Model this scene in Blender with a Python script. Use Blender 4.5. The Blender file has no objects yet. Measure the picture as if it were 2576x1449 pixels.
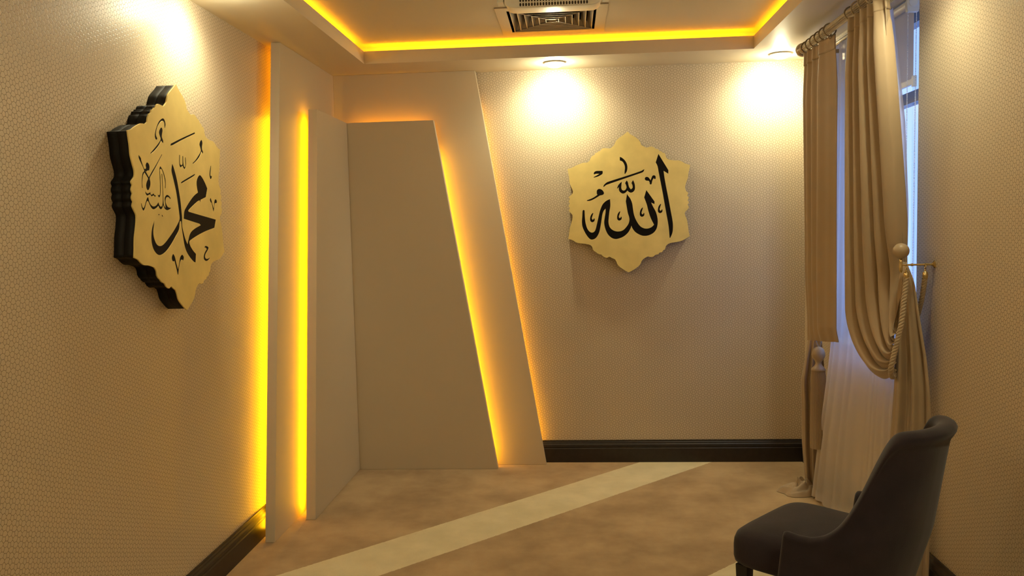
import bpy, bmesh, math, random
from math import sin, cos, pi, sqrt
from mathutils import Vector, Matrix
random.seed(7)
C = bpy.context.scene.collection
sc = bpy.context.scene

# ------------------------------------------------------------ camera, world, exposure
cam_d = bpy.data.cameras.new('camera'); cam = bpy.data.objects.new('camera', cam_d); C.objects.link(cam)
cam_d.sensor_width = 36.0; cam_d.lens = 2050.0 / 2576.0 * 36.0; cam_d.clip_start = 0.05
YAW, PITCH, ROLL = 0.0741, 0.0716, 0.0240
fw = Vector((-sin(YAW) * cos(PITCH), cos(YAW) * cos(PITCH), -sin(PITCH)))
rt = Vector((cos(YAW), sin(YAW), 0)); up = rt.cross(fw)
r2 = rt * cos(ROLL) - up * sin(ROLL); u2 = rt * sin(ROLL) + up * cos(ROLL)
M = Matrix((r2, u2, -fw)).transposed().to_4x4(); M.translation = Vector((0, 0, 1.6575))
cam.matrix_world = M
sc.camera = cam
sc.view_settings.view_transform = 'Standard'; sc.view_settings.look = 'None'
sc.view_settings.exposure = 0.0; sc.view_settings.gamma = 1.0; sc.view_settings.use_curve_mapping = False
sc.cycles.use_denoising = True
sc.cycles.max_bounces = 8; sc.cycles.diffuse_bounces = 5; sc.cycles.transparent_max_bounces = 12
sc.cycles.sample_clamp_indirect = 6.0
sc.cycles.caustics_reflective = False; sc.cycles.caustics_refractive = False
W = bpy.data.worlds.new('evening_sky'); sc.world = W; W.use_nodes = True
W.node_tree.nodes['Background'].inputs[0].default_value = (0.33, 0.48, 1.0, 1)
W.node_tree.nodes['Background'].inputs[1].default_value = 1.7

SPOT_COL = (1.0, 0.92, 0.575)
AMBER = (1.0, 0.45, 0.004)
P_SPOT = 33.0          # main beam of each recessed lamp
P_POINT = 5.0         # sideways spill of each lamp
P_LENS = 60.0          # emission of the lens
E_STRIP = 66.0
E_COVE = 25.0

# room, metres
XL, YB, XR, YF = -1.739, 5.713, 1.5925, -2.6
HS, HC, LIP = 2.75, 2.88, 2.83          # soffit, raised ceiling, lip of the cove

# ------------------------------------------------------------ helpers
def link(o, parent=None):
    C.objects.link(o)
    if parent: o.parent = parent
    return o
def tag(o, label=None, cat=None, group=None, kind=None):
    if label: o['label'] = label
    if cat: o['category'] = cat
    if group: o['group'] = group
    if kind: o['kind'] = kind
    return o
def empty(name, loc=(0, 0, 0), rz=0):
    o = bpy.data.objects.new(name, None); o.location = loc; o.rotation_euler = (0, 0, rz); o.empty_display_size = .05
    return link(o)
def mesh_obj(name, bm, m, parent=None, smooth=False, world=True):
    """bm is in world coordinates when world is set; children keep them there"""
    me = bpy.data.meshes.new(name); bm.normal_update(); bm.to_mesh(me); bm.free()
    for mm in (m if isinstance(m, (list, tuple)) else [m]): me.materials.append(mm)
    if smooth:
        for p in me.polygons: p.use_smooth = True
        if smooth is not True: me.set_sharp_from_angle(angle=math.radians(smooth))
    o = bpy.data.objects.new(name, me); link(o, parent)
    if parent and world:
        # walk up to subtract the thing's own placement
        root = parent
        while root.parent: root = root.parent
        R = Matrix.Translation(root.location) @ Matrix.Rotation(root.rotation_euler.z, 4, 'Z')
        me.transform(R.inverted())
    return o
def box(bm, x0, x1, y0, y1, z0, z1, mi=0):
    v = [bm.verts.new((x, y, z)) for z in (z0, z1) for y in (y0, y1) for x in (x0, x1)]
    for f in ((0, 2, 3, 1), (4, 5, 7, 6), (0, 1, 5, 4), (2, 6, 7, 3), (0, 4, 6, 2), (1, 3, 7, 5)):
        bm.faces.new([v[i] for i in f]).material_index = mi
    return v
def prism(bm, poly, d, mi=0):
    """poly: list of 3D points, d: extrusion vector"""
    d = Vector(d)
    a = [bm.verts.new(p) for p in poly]; b = [bm.verts.new(Vector(p) + d) for p in poly]
    n = len(poly)
    f1 = bm.faces.new(a); f2 = bm.faces.new(b[::-1])
    fs = [f1, f2] + [bm.faces.new((a[i], b[i], b[(i + 1) % n], a[(i + 1) % n])) for i in range(n)]
    for f in fs: f.material_index = mi
    return fs
def fixn(bm): bmesh.ops.recalc_face_normals(bm, faces=bm.faces)
def lathe(bm, prof, c, axis='z', seg=32, mi=0):
    """prof: (radius, height)"""
    c = Vector(c); rings = []
    for r, h in prof:
        ring = []
        for i in range(seg):
            a = 2 * pi * i / seg
            if axis == 'z': v = Vector((r * cos(a), r * sin(a), h))
            elif axis == 'x': v = Vector((h, r * cos(a), r * sin(a)))
            else: v = Vector((r * cos(a), h, r * sin(a)))
            ring.append(bm.verts.new(c + v))
        rings.append(ring)
    for a, b in zip(rings, rings[1:]):
        for i in range(seg):
            bm.faces.new((a[i], a[(i + 1) % seg], b[(i + 1) % seg], b[i])).material_index = mi
    bm.faces.new(rings[0][::-1]).material_index = mi; bm.faces.new(rings[-1]).material_index = mi
def tube(bm, pts, r, seg=10, closed=False, rf=None):
    pts = [Vector(p) for p in pts]; n = len(pts); rings = []
    nrm = None
    for i, p in enumerate(pts):
        t = (pts[(i + 1) % n] - pts[i - 1]) if closed else (pts[min(i + 1, n - 1)] - pts[max(i - 1, 0)])
        t.normalize()
        if nrm is None:
            nrm = t.orthogonal().normalized()
        nrm = (nrm - t * nrm.dot(t)).normalized(); bn = t.cross(nrm)
        rr = rf(i / (n - 1)) * r if rf else r
        rings.append([bm.verts.new(p + (nrm * cos(2 * pi * k / seg) + bn * sin(2 * pi * k / seg)) * rr) for k in range(seg)])
    m = n if closed else n - 1
    for i in range(m):
        a, b = rings[i], rings[(i + 1) % n]
        for k in range(seg): bm.faces.new((a[k], a[(k + 1) % seg], b[(k + 1) % seg], b[k]))
    if not closed:
        bm.faces.new(rings[0][::-1]); bm.faces.new(rings[-1])
def grid(bm, nu, nv, f, mi=0):
    vs = [[bm.verts.new(f(i / (nu - 1), j / (nv - 1))) for i in range(nu)] for j in range(nv)]
    for j in range(nv - 1):
        for i in range(nu - 1):
            bm.faces.new((vs[j][i], vs[j][i + 1], vs[j + 1][i + 1], vs[j + 1][i])).material_index = mi
    return vs
def bevel(bm, w, seg=2, ang=30):
    es = [e for e in bm.edges if len(e.link_faces) == 2 and e.calc_face_angle(0) > math.radians(ang)]
    bmesh.ops.bevel(bm, geom=es, offset=w, segments=seg, profile=.5, affect='EDGES')
def lerp(a, b, t): return a + (b - a) * t
def sst(a, b, x):
    t = min(1, max(0, (x - a) / (b - a))); return t * t * (3 - 2 * t)
def interp(tab, x):
    if x <= tab[0][0]: return tab[0][1]
    for (x0, y0), (x1, y1) in zip(tab, tab[1:]):
        if x <= x1:
            t = (x - x0) / (x1 - x0); return lerp(y0, y1, t)
    return tab[-1][1]

# ------------------------------------------------------------ materials
def mat(name, col, rough=.6, metal=0., spec=.5, sheen=0., noise=None, bump=None, emit=None, estr=0.):
    m = bpy.data.materials.new(name); m.use_nodes = True
    nt = m.node_tree; b = nt.nodes['Principled BSDF']
    b.inputs['Base Color'].default_value = (*col, 1); b.inputs['Roughness'].default_value = rough
    b.inputs['Metallic'].default_value = metal; b.inputs['Specular IOR Level'].default_value = spec
    if sheen: b.inputs['Sheen Weight'].default_value = sheen
    if emit:
        b.inputs['Emission Color'].default_value = (*emit, 1); b.inputs['Emission Strength'].default_value = estr
    tc = nt.nodes.new('ShaderNodeTexCoord')
    if noise:                       # (scale, amount, detail)
        n = nt.nodes.new('ShaderNodeTexNoise'); n.inputs['Scale'].default_value = noise[0]
        n.inputs['Detail'].default_value = noise[2] if len(noise) > 2 else 4
        nt.links.new(tc.outputs['Object'], n.inputs['Vector'])
        r = nt.nodes.new('ShaderNodeValToRGB'); k = noise[1]
        r.color_ramp.elements[0].position = .3; r.color_ramp.elements[1].position = .7
        r.color_ramp.elements[0].color = (*[c * (1 - k) for c in col], 1)
        r.color_ramp.elements[1].color = (*[min(1, c * (1 + k)) for c in col], 1)
        nt.links.new(n.outputs['Fac'], r.inputs[0]); nt.links.new(r.outputs[0], b.inputs['Base Color'])
    if bump:                        # (scale, strength)
        n = nt.nodes.new('ShaderNodeTexNoise'); n.inputs['Scale'].default_value = bump[0]; n.inputs['Detail'].default_value = 6
        nt.links.new(tc.outputs['Object'], n.inputs['Vector'])
        u = nt.nodes.new('ShaderNodeBump'); u.inputs['Strength'].default_value = bump[1]; u.inputs['Distance'].default_value = .01
        nt.links.new(n.outputs['Fac'], u.inputs['Height']); nt.links.new(u.outputs[0], b.inputs['Normal'])
    return m

def wallpaper(name, axis):
    """embossed paper: a hexagon net, every hexagon holding two round and two bean shaped cells"""
    m = bpy.data.materials.new(name); m.use_nodes = True; nt = m.node_tree; L = nt.links
    b = nt.nodes['Principled BSDF']
    tc = nt.nodes.new('ShaderNodeTexCoord'); sp = nt.nodes.new('ShaderNodeSeparateXYZ'); L.new(tc.outputs['Object'], sp.inputs[0])
    def mth(op, a, b_=None, c=None):
        n = nt.nodes.new('ShaderNodeMath'); n.operation = op
        for i, v in enumerate((a, b_, c)):
            if v is None: continue
            if isinstance(v, (int, float)): n.inputs[i].default_value = v
            else: L.new(v, n.inputs[i])
        return n.outputs[0]
    P, Q, unit = 222.0, 270.0, 0.0001923
    def fold(s, per):
        s = mth('MULTIPLY', s, 1 / unit)
        s = mth('PINGPONG', s, per / 2)
        return s
    u = fold(sp.outputs[axis], P); v = fold(sp.outputs[2], Q)
    sites = [(0, 45, 7), (0, -45, 7), (75, 0, 0), (147, 0, 0), (36, 135, 0), (-36, 135, 0), (111, 90, 7), (111, 180, 7)]
    f1 = f2 = None
    for (x, y, w) in sites:
        dx = mth('SUBTRACT', u, float(x)); dy = mth('SUBTRACT', v, float(y))
        d = mth('SQRT', mth('ADD', mth('MULTIPLY', dx, dx), mth('MULTIPLY', dy, dy)))
        if w: d = mth('SUBTRACT', d, float(w))
        if f1 is None: f1, f2 = d, 1e4; continue
        f2 = mth('MINIMUM', f2, mth('MAXIMUM', f1, d)); f1 = mth('MINIMUM', f1, d)
    gap = mth('SUBTRACT', f2, f1)
    mr = nt.nodes.new('ShaderNodeMapRange'); mr.interpolation_type = 'SMOOTHSTEP'
    mr.inputs['From Min'].default_value = 3.0; mr.inputs['From Max'].default_value = 11.0
    L.new(gap, mr.inputs['Value'])
    mx = nt.nodes.new('ShaderNodeMix'); mx.data_type = 'RGBA'
    mx.inputs['A'].default_value = (0.185, 0.14, 0.078, 1); mx.inputs['B'].default_value = (0.60, 0.505, 0.37, 1)
    L.new(mr.outputs[0], mx.inputs['Factor']); L.new(mx.outputs['Result'], b.inputs['Base Color'])
    hr = nt.nodes.new('ShaderNodeMapRange'); hr.interpolation_type = 'SMOOTHSTEP'
    hr.inputs['From Min'].default_value = 0.0; hr.inputs['From Max'].default_value = 18.0
    L.new(gap, hr.inputs['Value'])
    bp = nt.nodes.new('ShaderNodeBump'); bp.inputs['Strength'].default_value = .32; bp.inputs['Distance'].default_value = .001
    L.new(hr.outputs[0], bp.inputs['Height']); L.new(bp.outputs[0], b.inputs['Normal'])
    b.inputs['Roughness'].default_value = .40; b.inputs['Specular IOR Level'].default_value = .6
    return m

def carpet():
    m = bpy.data.materials.new('carpet'); m.use_nodes = True; nt = m.node_tree; L = nt.links
    b = nt.nodes['Principled BSDF']; b.inputs['Roughness'].default_value = 1; b.inputs['Specular IOR Level'].default_value = .1
    b.inputs['Sheen Weight'].default_value = .15
    tc = nt.nodes.new('ShaderNodeTexCoord'); sp = nt.nodes.new('ShaderNodeSeparateXYZ'); L.new(tc.outputs['Object'], sp.inputs[0])
    def mth(op, a, b_=None):
        n = nt.nodes.new('ShaderNodeMath'); n.operation = op
        for i, v in enumerate((a, b_)):
            if v is None: continue
            if isinstance(v, (int, float)): n.inputs[i].default_value = v
            else: L.new(v, n.inputs[i])
        return n.outputs[0]
    def noise(scale, det, rough=.5):
        n = nt.nodes.new('ShaderNodeTexNoise'); n.inputs['Scale'].default_value = scale; n.inputs['Detail'].default_value = det
        n.inputs['Roughness'].default_value = rough
        L.new(tc.outputs['Object'], n.inputs['Vector']); return n.outputs['Fac']
    edge = mth('MULTIPLY', mth('SUBTRACT', noise(55, 3), .5), .018)
    d = mth('ADD', mth('SUBTRACT', sp.outputs[1], sp.outputs[0]), edge)
    w = mth('FLOORED_MODULO', mth('SUBTRACT', d, 2.69), 2.05)
    mask = mth('MULTIPLY', mth('LESS_THAN', w, .50), mth('LESS_THAN', d, 6.0))
    def ramp(fac, c0, c1, p0=.35, p1=.65):
        r = nt.nodes.new('ShaderNodeValToRGB'); r.color_ramp.elements[0].position = p0; r.color_ramp.elements[1].position = p1
        r.color_ramp.elements[0].color = (*c0, 1); r.color_ramp.elements[1].color = (*c1, 1); L.new(fac, r.inputs[0]); return r.outputs[0]
    brown = ramp(noise(2.6, 5, .6), (0.35, 0.24, 0.13), (0.53, 0.385, 0.215))
    cream = ramp(noise(5, 4, .6), (0.68, 0.60, 0.38), (0.78, 0.69, 0.45))
    mx = nt.nodes.new('ShaderNodeMix'); mx.data_type = 'RGBA'
    L.new(mask, mx.inputs['Factor']); L.new(brown, mx.inputs['A']); L.new(cream, mx.inputs['B'])
    fine = ramp(noise(420, 2), (.86, .86, .86), (1.08, 1.08, 1.08))
    mm = nt.nodes.new('ShaderNodeMix'); mm.data_type = 'RGBA'; mm.blend_type = 'MULTIPLY'; mm.inputs['Factor'].default_value = 1
    L.new(mx.outputs['Result'], mm.inputs['A']); L.new(fine, mm.inputs['B']); L.new(mm.outputs['Result'], b.inputs['Base Color'])
    bp = nt.nodes.new('ShaderNodeBump'); bp.inputs['Strength'].default_value = .5; bp.inputs['Distance'].default_value = .006
    L.new(noise(300, 3), bp.inputs['Height']); L.new(bp.outputs[0], b.inputs['Normal'])
    return m

M_WX = wallpaper('wallpaper_back', 0); M_WY = wallpaper('wallpaper_side', 1)
M_CARPET = carpet()
M_PANEL = mat('painted_panel', (0.60, 0.51, 0.37), .55, spec=.35, bump=(60, .04))
M_CEIL = mat('ceiling_paint', (0.70, 0.63, 0.50), .5, spec=.4, bump=(80, .03))
M_JAMB = mat('jamb_paint', (0.62, 0.60, 0.56), .6)
M_BASE = mat('dark_wood', (0.014, 0.010, 0.008), .38, spec=.5, noise=(30, .3))
M_GOLD = mat('brushed_gold', (0.82, 0.66, 0.25), .62, metal=.25, noise=(7, .09, 5), bump=(25, .03))
M_BLACK = mat('black_lacquer', (0.010, 0.008, 0.006), .62, spec=.18)
M_INK = mat('black_recess', (0.006, 0.004, 0.003), .6, spec=.12)
M_LENS = mat('lamp_lens', (1, 1, 1), .4, emit=(1.0, .90, .70), estr=P_LENS)
M_WHITE = mat('white_trim', (.80, .76, .68), .4)
M_PLASTIC = mat('white_plastic', (.80, .78, .70), .35)
M_DARK = mat('dark_void', (.03, .022, .015), .8)
M_ALU = mat('satin_aluminium', (.44, .38, .31), .42, metal=.85)
M_STRIP = mat('amber_led', (.3, .2, .05), .6, emit=AMBER, estr=E_STRIP)
M_COVE = mat('amber_led_cove', (.3, .2, .05), .6, emit=AMBER, estr=E_COVE)
M_WEAK = mat('amber_added_glow', (.3, .2, .05), .6, emit=(1.0, .33, .0), estr=E_STRIP * .22)  # for the added emitter that makes the orange glow above the wall strip
M_EDGE = mat('amber_led_edge', (.3, .2, .05), .6, emit=AMBER, estr=E_STRIP * .85)
M_GLOW = mat('amber_led_top', (.3, .2, .05), .6, emit=(1.0, .36, .0), estr=E_COVE * 1.5)
M_DRAPE = mat('drape_satin', (0.38, 0.285, 0.18), .5, spec=.35, sheen=.2, noise=(3, .05), bump=(700, .08))
M_TAIL = M_DRAPE
M_CORD = mat('silk_cord', (0.42, 0.31, 0.19), .5, sheen=.3)
M_BRASS = mat('brass', (0.72, 0.57, 0.29), .24, metal=1.)
M_ROD = mat('antique_rod', (0.36, 0.28, 0.18), .32, metal=.6, noise=(20, .15))
M_KNOB = mat('lacquered_knob', (0.42, 0.32, 0.20), .4)
M_CHAIR = mat('charcoal_velvet', (0.027, 0.021, 0.026), .95, spec=.1, sheen=.18, noise=(9, .16), bump=(300, .12))
M_LEG = mat('black_wood_leg', (0.015, 0.012, 0.010), .35)
M_FRAME = mat('window_frame_grey', (.20, .22, .27), .4)
M_CHAIN = mat('bead_chain', (.92, .90, .82), .35)

def sheer_mat(name, col, tr, tl):
    m = bpy.data.materials.new(name); m.use_nodes = True; nt = m.node_tree; L = nt.links
    nt.nodes.remove(nt.nodes['Principled BSDF']); out = nt.nodes['Material Output']
    d = nt.nodes.new('ShaderNodeBsdfDiffuse'); t = nt.nodes.new('ShaderNodeBsdfTranslucent'); x = nt.nodes.new('ShaderNodeBsdfTransparent')
    for n in (d, t): n.inputs[0].default_value = (*col, 1)
    a = nt.nodes.new('ShaderNodeMixShader'); a.inputs[0].default_value = tl; L.new(d.outputs[0], a.inputs[1]); L.new(t.outputs[0], a.inputs[2])
    b = nt.nodes.new('ShaderNodeMixShader'); b.inputs[0].default_value = tr; L.new(a.outputs[0], b.inputs[1]); L.new(x.outputs[0], b.inputs[2])
    L.new(b.outputs[0], out.inputs[0]); return m
M_SHEER = sheer_mat('sheer_voile', (.95, .90, .86), .13, .58)
M_BLIND = sheer_mat('blind_cloth', (.80, .76, .70), .0, .35)
def glass_mat():
    m = bpy.data.materials.new('window_glass'); m.use_nodes = True; nt = m.node_tree; L = nt.links
    nt.nodes.remove(nt.nodes['Principled BSDF']); out = nt.nodes['Material Output']
    g = nt.nodes.new('ShaderNodeBsdfGlossy'); g.inputs[1].default_value = .02
    x = nt.nodes.new('ShaderNodeBsdfTransparent'); x.inputs[0].default_value = (.9, .95, 1, 1)
    a = nt.nodes.new('ShaderNodeMixShader'); a.inputs[0].default_value = .06; L.new(x.outputs[0], a.inputs[1]); L.new(g.outputs[0], a.inputs[2])
    L.new(a.outputs[0], out.inputs[0]); return m
M_GLASS = glass_mat()

# ------------------------------------------------------------ lamps (room lights first)
def downlight(x, y, label, power=1.0):
    t = empty('recessed_downlight', (x, y, HS)); tag(t, label, 'ceiling light', 'recessed downlights round the soffit')
    bm = bmesh.new()
    prof = [(.056, .0), (.068, -.001), (.072, -.005), (.070, -.009), (.058, -.010), (.055, -.004), (.055, .0)]
    rings = []
    for r, h in prof: rings.append([bm.verts.new((x + r * cos(2 * pi * i / 40), y + r * sin(2 * pi * i / 40), HS + h)) for i in range(40)])
    for a, b in zip(rings, rings[1:]):
        for i in range(40): bm.faces.new((a[i], a[(i + 1) % 40], b[(i + 1) % 40], b[i]))
    fixn(bm); mesh_obj('trim_ring', bm, M_WHITE, t, True)
    bm = bmesh.new(); lathe(bm, [(.055, -.003), (.054, -.014), (.046, -.024), (.030, -.031), (.006, -.034)], (x, y, HS), seg=32)
    fixn(bm); mesh_obj('lens', bm, M_LENS, t, True)
    l = bpy.data.lights.new('downlight_beam', 'SPOT'); l.energy = P_SPOT * power; l.color = SPOT_COL
    l.spot_size = math.radians(150); l.spot_blend = 1.0; l.shadow_soft_size = .035
    o = bpy.data.objects.new('downlight_beam', l); C.objects.link(o); o.parent = t; o.location = (0, 0, -.055)
    # the lamp is turned towards the nearest wall
    if y > 5: o.rotation_euler = (math.radians(25), 0, 0)
    else: o.rotation_euler = (0, math.radians(25 if x > 0 else -25) * -1, 0)
    l = bpy.data.lights.new('downlight_spill', 'POINT'); l.energy = P_POINT * power; l.color = SPOT_COL; l.shadow_soft_size = .02
    o = bpy.data.objects.new('downlight_spill', l); C.objects.link(o); o.parent = t; o.location = (0, 0, -.060)
    return t
DL = [(-.09, 5.475, 'round recessed downlight in the soffit above the gold plaque on the back wall'),
      (1.37, 5.475, 'round recessed downlight in the far right soffit corner, beside the curtain rod end'),
      (-1.530, 3.60, 'round recessed downlight in the left soffit above the gold plaque on the left wall', .62),
      (1.36, 3.50, 'round recessed downlight in the right soffit just before the curtained window'),
      (-1.555, 1.55, 'recessed downlight over the left wall, out of view before the camera side'),
      (1.36, 1.55, 'recessed downlight over the right wall, out of view before the camera side'),
      (-1.53, -.60, 'added unseen fill downlight over the left wall near the rear of the room', 1.6),  # rear pair: added out of view to raise the ambient light
      (1.36, -.60, 'added unseen fill downlight over the right wall near the rear of the room', 1.6)]
for a in DL: downlight(*a)

# ------------------------------------------------------------ the room shell
def struct(name, bm, m, smooth=False):
    o = mesh_obj(name, bm, m, None, smooth); o['kind'] = 'structure'; return o
TH = .12
bm = bmesh.new(); box(bm, XL - TH, XR + .40, YF - TH, YB + TH, -.10, 0); struct('floor', bm, M_CARPET)
bm = bmesh.new(); box(bm, XL - TH, XL, YF - TH, YB + TH, 0, 3.05); struct('wall_left', bm, M_WY)
bm = bmesh.new(); box(bm, XL, XR, YB, YB + TH, 0, 3.05); struct('wall_back', bm, M_WX)
bm = bmesh.new(); box(bm, XL, XR, YF - TH, YF, 0, 3.05); struct('wall_front', bm, M_WX)
WY0, WY1, WZ0, WZ1, WX = 3.90, 5.22, .92, 2.735, XR + .30
bm = bmesh.new()
box(bm, XR, WX, YF - TH, WY0, 0, 3.05); box(bm, XR, WX, WY1, YB + TH, 0, 3.05)
box(bm, XR, WX, WY0, WY1, 0, WZ0); box(bm, XR, WX, WY0, WY1, WZ1, 3.05)
struct('wall_right', bm, M_WY)
# window: reveal lining, frame, mullion, panes
bm = bmesh.new(); t_ = .006
box(bm, XR + .004, WX, WY0, WY0 + t_, WZ0 + t_, WZ1 - t_); box(bm, XR + .004, WX, WY1 - t_, WY1, WZ0 + t_, WZ1 - t_)
box(bm, XR + .004, WX, WY0, WY1, WZ1 - t_, WZ1)
struct('trim_1', bm, M_JAMB)
bm = bmesh.new(); box(bm, XR + .004, WX, WY0, WY1, WZ0, WZ0 + .02); struct('trim_2', bm, M_JAMB)
bm = bmesh.new(); fx0, fx1 = XR + .20, XR + .26
ya, yb, za, zb = WY0 + t_, WY1 - t_, WZ0 + .02, WZ1 - t_
for (a, b, c, d) in ((ya, ya + .055, za, zb), (yb - .055, yb, za, zb), (ya + .055, yb - .055, za, za + .055), (ya + .055, yb - .055, zb - .055, zb),
                     (4.84, 4.90, za + .055, zb - .055), (ya + .055, 4.84, 2.27, 2.33), (4.90, yb - .055, 2.27, 2.33)):
    box(bm, fx0, fx1, a, b, c, d)
wf = struct('window_1', bm, M_FRAME); bm = bmesh.new()
for (a, b) in ((ya + .055, 4.53), (4.90, yb - .055)):
    box(bm, fx0 + .025, fx0 + .031, a, b, za + .055, 2.27); box(bm, fx0 + .025, fx0 + .031, a, b, 2.33, zb - .055)
mesh_obj('pane', bm, M_GLASS, wf)

# ceiling: soffit ring with the light cove, and the raised middle
TX0, TX1, TY0, TY1 = -1.318, 1.160, -2.05, 5.290     # opening of the tray
CH = .13                                              # width of the cove channel
bm = bmesh.new()
def ring(bm, x0, x1, y0, y1, X0, X1, Y0, Y1, z0, z1):
    """frame between inner rect and outer rect"""
    box(bm, X0, x0, Y0, Y1, z0, z1); box(bm, x1, X1, Y0, Y1, z0, z1)
    box(bm, x0, x1, Y0, y0, z0, z1); box(bm, x0, x1, y1, Y1, z0, z1)
ring(bm, TX0, TX1, TY0, TY1, XL, XR, YF, YB, HS, HS + .02)
ring(bm, TX0, TX1, TY0, TY1, TX0 - .014, TX1 + .014, TY0 - .014, TY1 + .014, HS + .02, LIP)
ring(bm, TX0 - CH, TX1 + CH, TY0 - CH, TY1 + CH, XL, XR, YF, YB, HS + .02, HC)
struct('ceiling_soffit', bm, M_CEIL).name = 'trim_3'
# raised ceiling with the square hole of the air vent
VX0, VX1, VY0, VY1 = -.352, .176, 4.63, 5.145
bm = bmesh.new(); ring(bm, VX0, VX1, VY0, VY1, XL, XR, YF, YB, HC, HC + .03)
box(bm, XL, XR, YF, YB, 3.05, 3.08)
struct('ceiling', bm, M_CEIL)
# LED tape glued to the back of the cove lip
def led(name, bm, m, label, grp='amber LED strips'):
    o = mesh_obj(name, bm, m); tag(o, label, 'led strip', grp); return o
z0, z1, t2 = HS + .045, LIP - .008, .004
bm = bmesh.new(); box(bm, TX0, TX1, TY1 + .0145, TY1 + .0145 + t2, z0, z1); led('led_strip', bm, M_COVE, 'amber LED strip glowing in the ceiling cove along the back wall side')
bm = bmesh.new(); box(bm, TX0 - .0145 - t2, TX0 - .0145, TY0, TY1, z0, z1); led('led_strip', bm, M_COVE, 'amber LED strip glowing in the ceiling cove along the left wall side')
bm = bmesh.new(); box(bm, TX1 + .0145, TX1 + .0145 + t2, TY0, TY1, z0, z1); led('led_strip', bm, M_COVE, 'amber LED strip glowing in the ceiling cove along the window wall side')
bm = bmesh.new(); box(bm, TX0, TX1, TY0 - .0145 - t2, TY0 - .0145, z0, z1); led('led_strip', bm, M_COVE, 'amber LED strip in the ceiling cove at the rear of the room')

# baseboards, moulded profile (distance from the wall, height)
BP = [(0, 0), (.022, 0), (.022, .098), (.018, .103), (.018, .108), (.021, .113), (.019, .126), (.013, .134), (.012, .141), (.008, .147), (.008, .155), (0, .155)]
def baseboard(name, p0, p1, n):
    bm = bmesh.new(); p0, p1, n = Vector(p0), Vector(p1), Vector(n)
    prism(bm, [p0 + n * d + Vector((0, 0, h)) for d, h in BP], p1 - p0); fixn(bm)
    struct(name, bm, M_BASE)
baseboard('baseboard_left', (XL, YF, 0), (XL, 5.60, 0), (1, 0, 0))
baseboard('baseboard_back', (-.30, YB, 0), (XR, YB, 0), (0, -1, 0))
baseboard('baseboard_right', (XR, YF + .03, 0), (XR, YB - .024, 0), (-1, 0, 0))
baseboard('baseboard_front', (XL + .03, YF, 0), (XR - .03, YF, 0), (0, 1, 0))

# ------------------------------------------------------------ folded decorative panels
def folded_panel(label, xw0, xw1, yf0, yf1, yn0, yn1, xr0, xr1, zt):
    """wing along the left wall (near edge leans from yn0 at the floor to yn1 at the top), face along the back wall"""
    t = empty('folded_panel', ((xw1 + xr0) / 2, yf0, 0)); tag(t, label, 'wall panel')
    bm = bmesh.new(); prism(bm, [(xw0, yn0, 0), (xw0, yf1, 0), (xw0, yf1, zt), (xw0, yn1, zt)], (xw1 - xw0, 0, 0)); fixn(bm); bevel(bm, .0025, 2)
    mesh_obj('side_wing', bm, M_PANEL, t)
    bm = bmesh.new(); prism(bm, [(xw1, yf0, 0), (xr0, yf0, 0), (xr1, yf0, zt), (xw1, yf0, zt)], (0, yf1 - yf0, 0)); fixn(bm); bevel(bm, .0025, 2)
    mesh_obj('slanted_face', bm, M_PANEL, t)
    return t
folded_panel('tall cream folded panel reaching the ceiling in the left corner, edges backlit amber', -1.683, -1.629, 5.640, 5.678, 4.190, 4.610, -.205, -.638, HS - .0003)
folded_panel('shorter cream folded panel standing in front of the tall one, top below the ceiling', -1.571, -1.515, 5.535, 5.580, 4.535, 4.888, -.538, -.918, 2.410)
def slat(a, b, du, w, thick, m, label):
    """tape from a to b, width direction du, thickness direction thick"""
    bm = bmesh.new(); a, b, du, thick = Vector(a), Vector(b), Vector(du) * w, Vector(thick)
    prism(bm, [a, b, b + du, a + du], thick); fixn(bm)
    led('led_strip', bm, m, label)
def yn(z, y0, y1, zt): return y0 + (y1 - y0) * z / zt
slat((-1.684, 4.70, 2.37), (-1.684, 4.735, 2.735), (0, 1, 0), .012, (-.005, 0, 0), M_WEAK, 'added dim amber emitter behind the tall folded panel, making the glow near the ceiling')  # added emitter for the orange glow up to the ceiling; the strip ends below
# behind the wings (facing the wall) and behind the slanted faces
slat((-1.684, yn(.03, 4.19, 4.61, 2.75) + .125, .03), (-1.684, yn(2.34, 4.19, 4.61, 2.75) + .125, 2.34), (0, 1, 0), .012, (-.005, 0, 0), M_STRIP, 'amber LED strip behind the near edge of the tall folded panel, lighting the left wall')
slat((-1.572, yn(.03, 4.535, 4.888, 2.41) + .105, .03), (-1.572, yn(2.38, 4.535, 4.888, 2.41) + .105, 2.38), (0, 1, 0), .012, (-.005, 0, 0), M_STRIP, 'amber LED strip behind the near edge of the shorter folded panel')
def xr(z, x0, x1, zt): return x0 + (x1 - x0) * z / zt
slat((xr(.03, -.205, -.638, 2.75) - .075, 5.679, .03), (xr(2.5, -.205, -.638, 2.75) - .075, 5.679, 2.5), (1, 0, 0), .010, (0, .005, 0), M_EDGE, 'amber LED strip behind the slanted edge of the tall folded panel')
slat((xr(.03, -.538, -.918, 2.41) - .060, 5.581, .03), (xr(2.2, -.538, -.918, 2.41) - .060, 5.581, 2.2), (1, 0, 0), .010, (0, .005, 0), M_EDGE, 'amber LED strip behind the slanted edge of the shorter folded panel')

slat((-1.50, 5.581, 2.345), (-.96, 5.581, 2.345), (0, 0, 1), .010, (0, .005, 0), M_GLOW, 'amber LED strip behind the top edge of the shorter folded panel')

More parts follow.
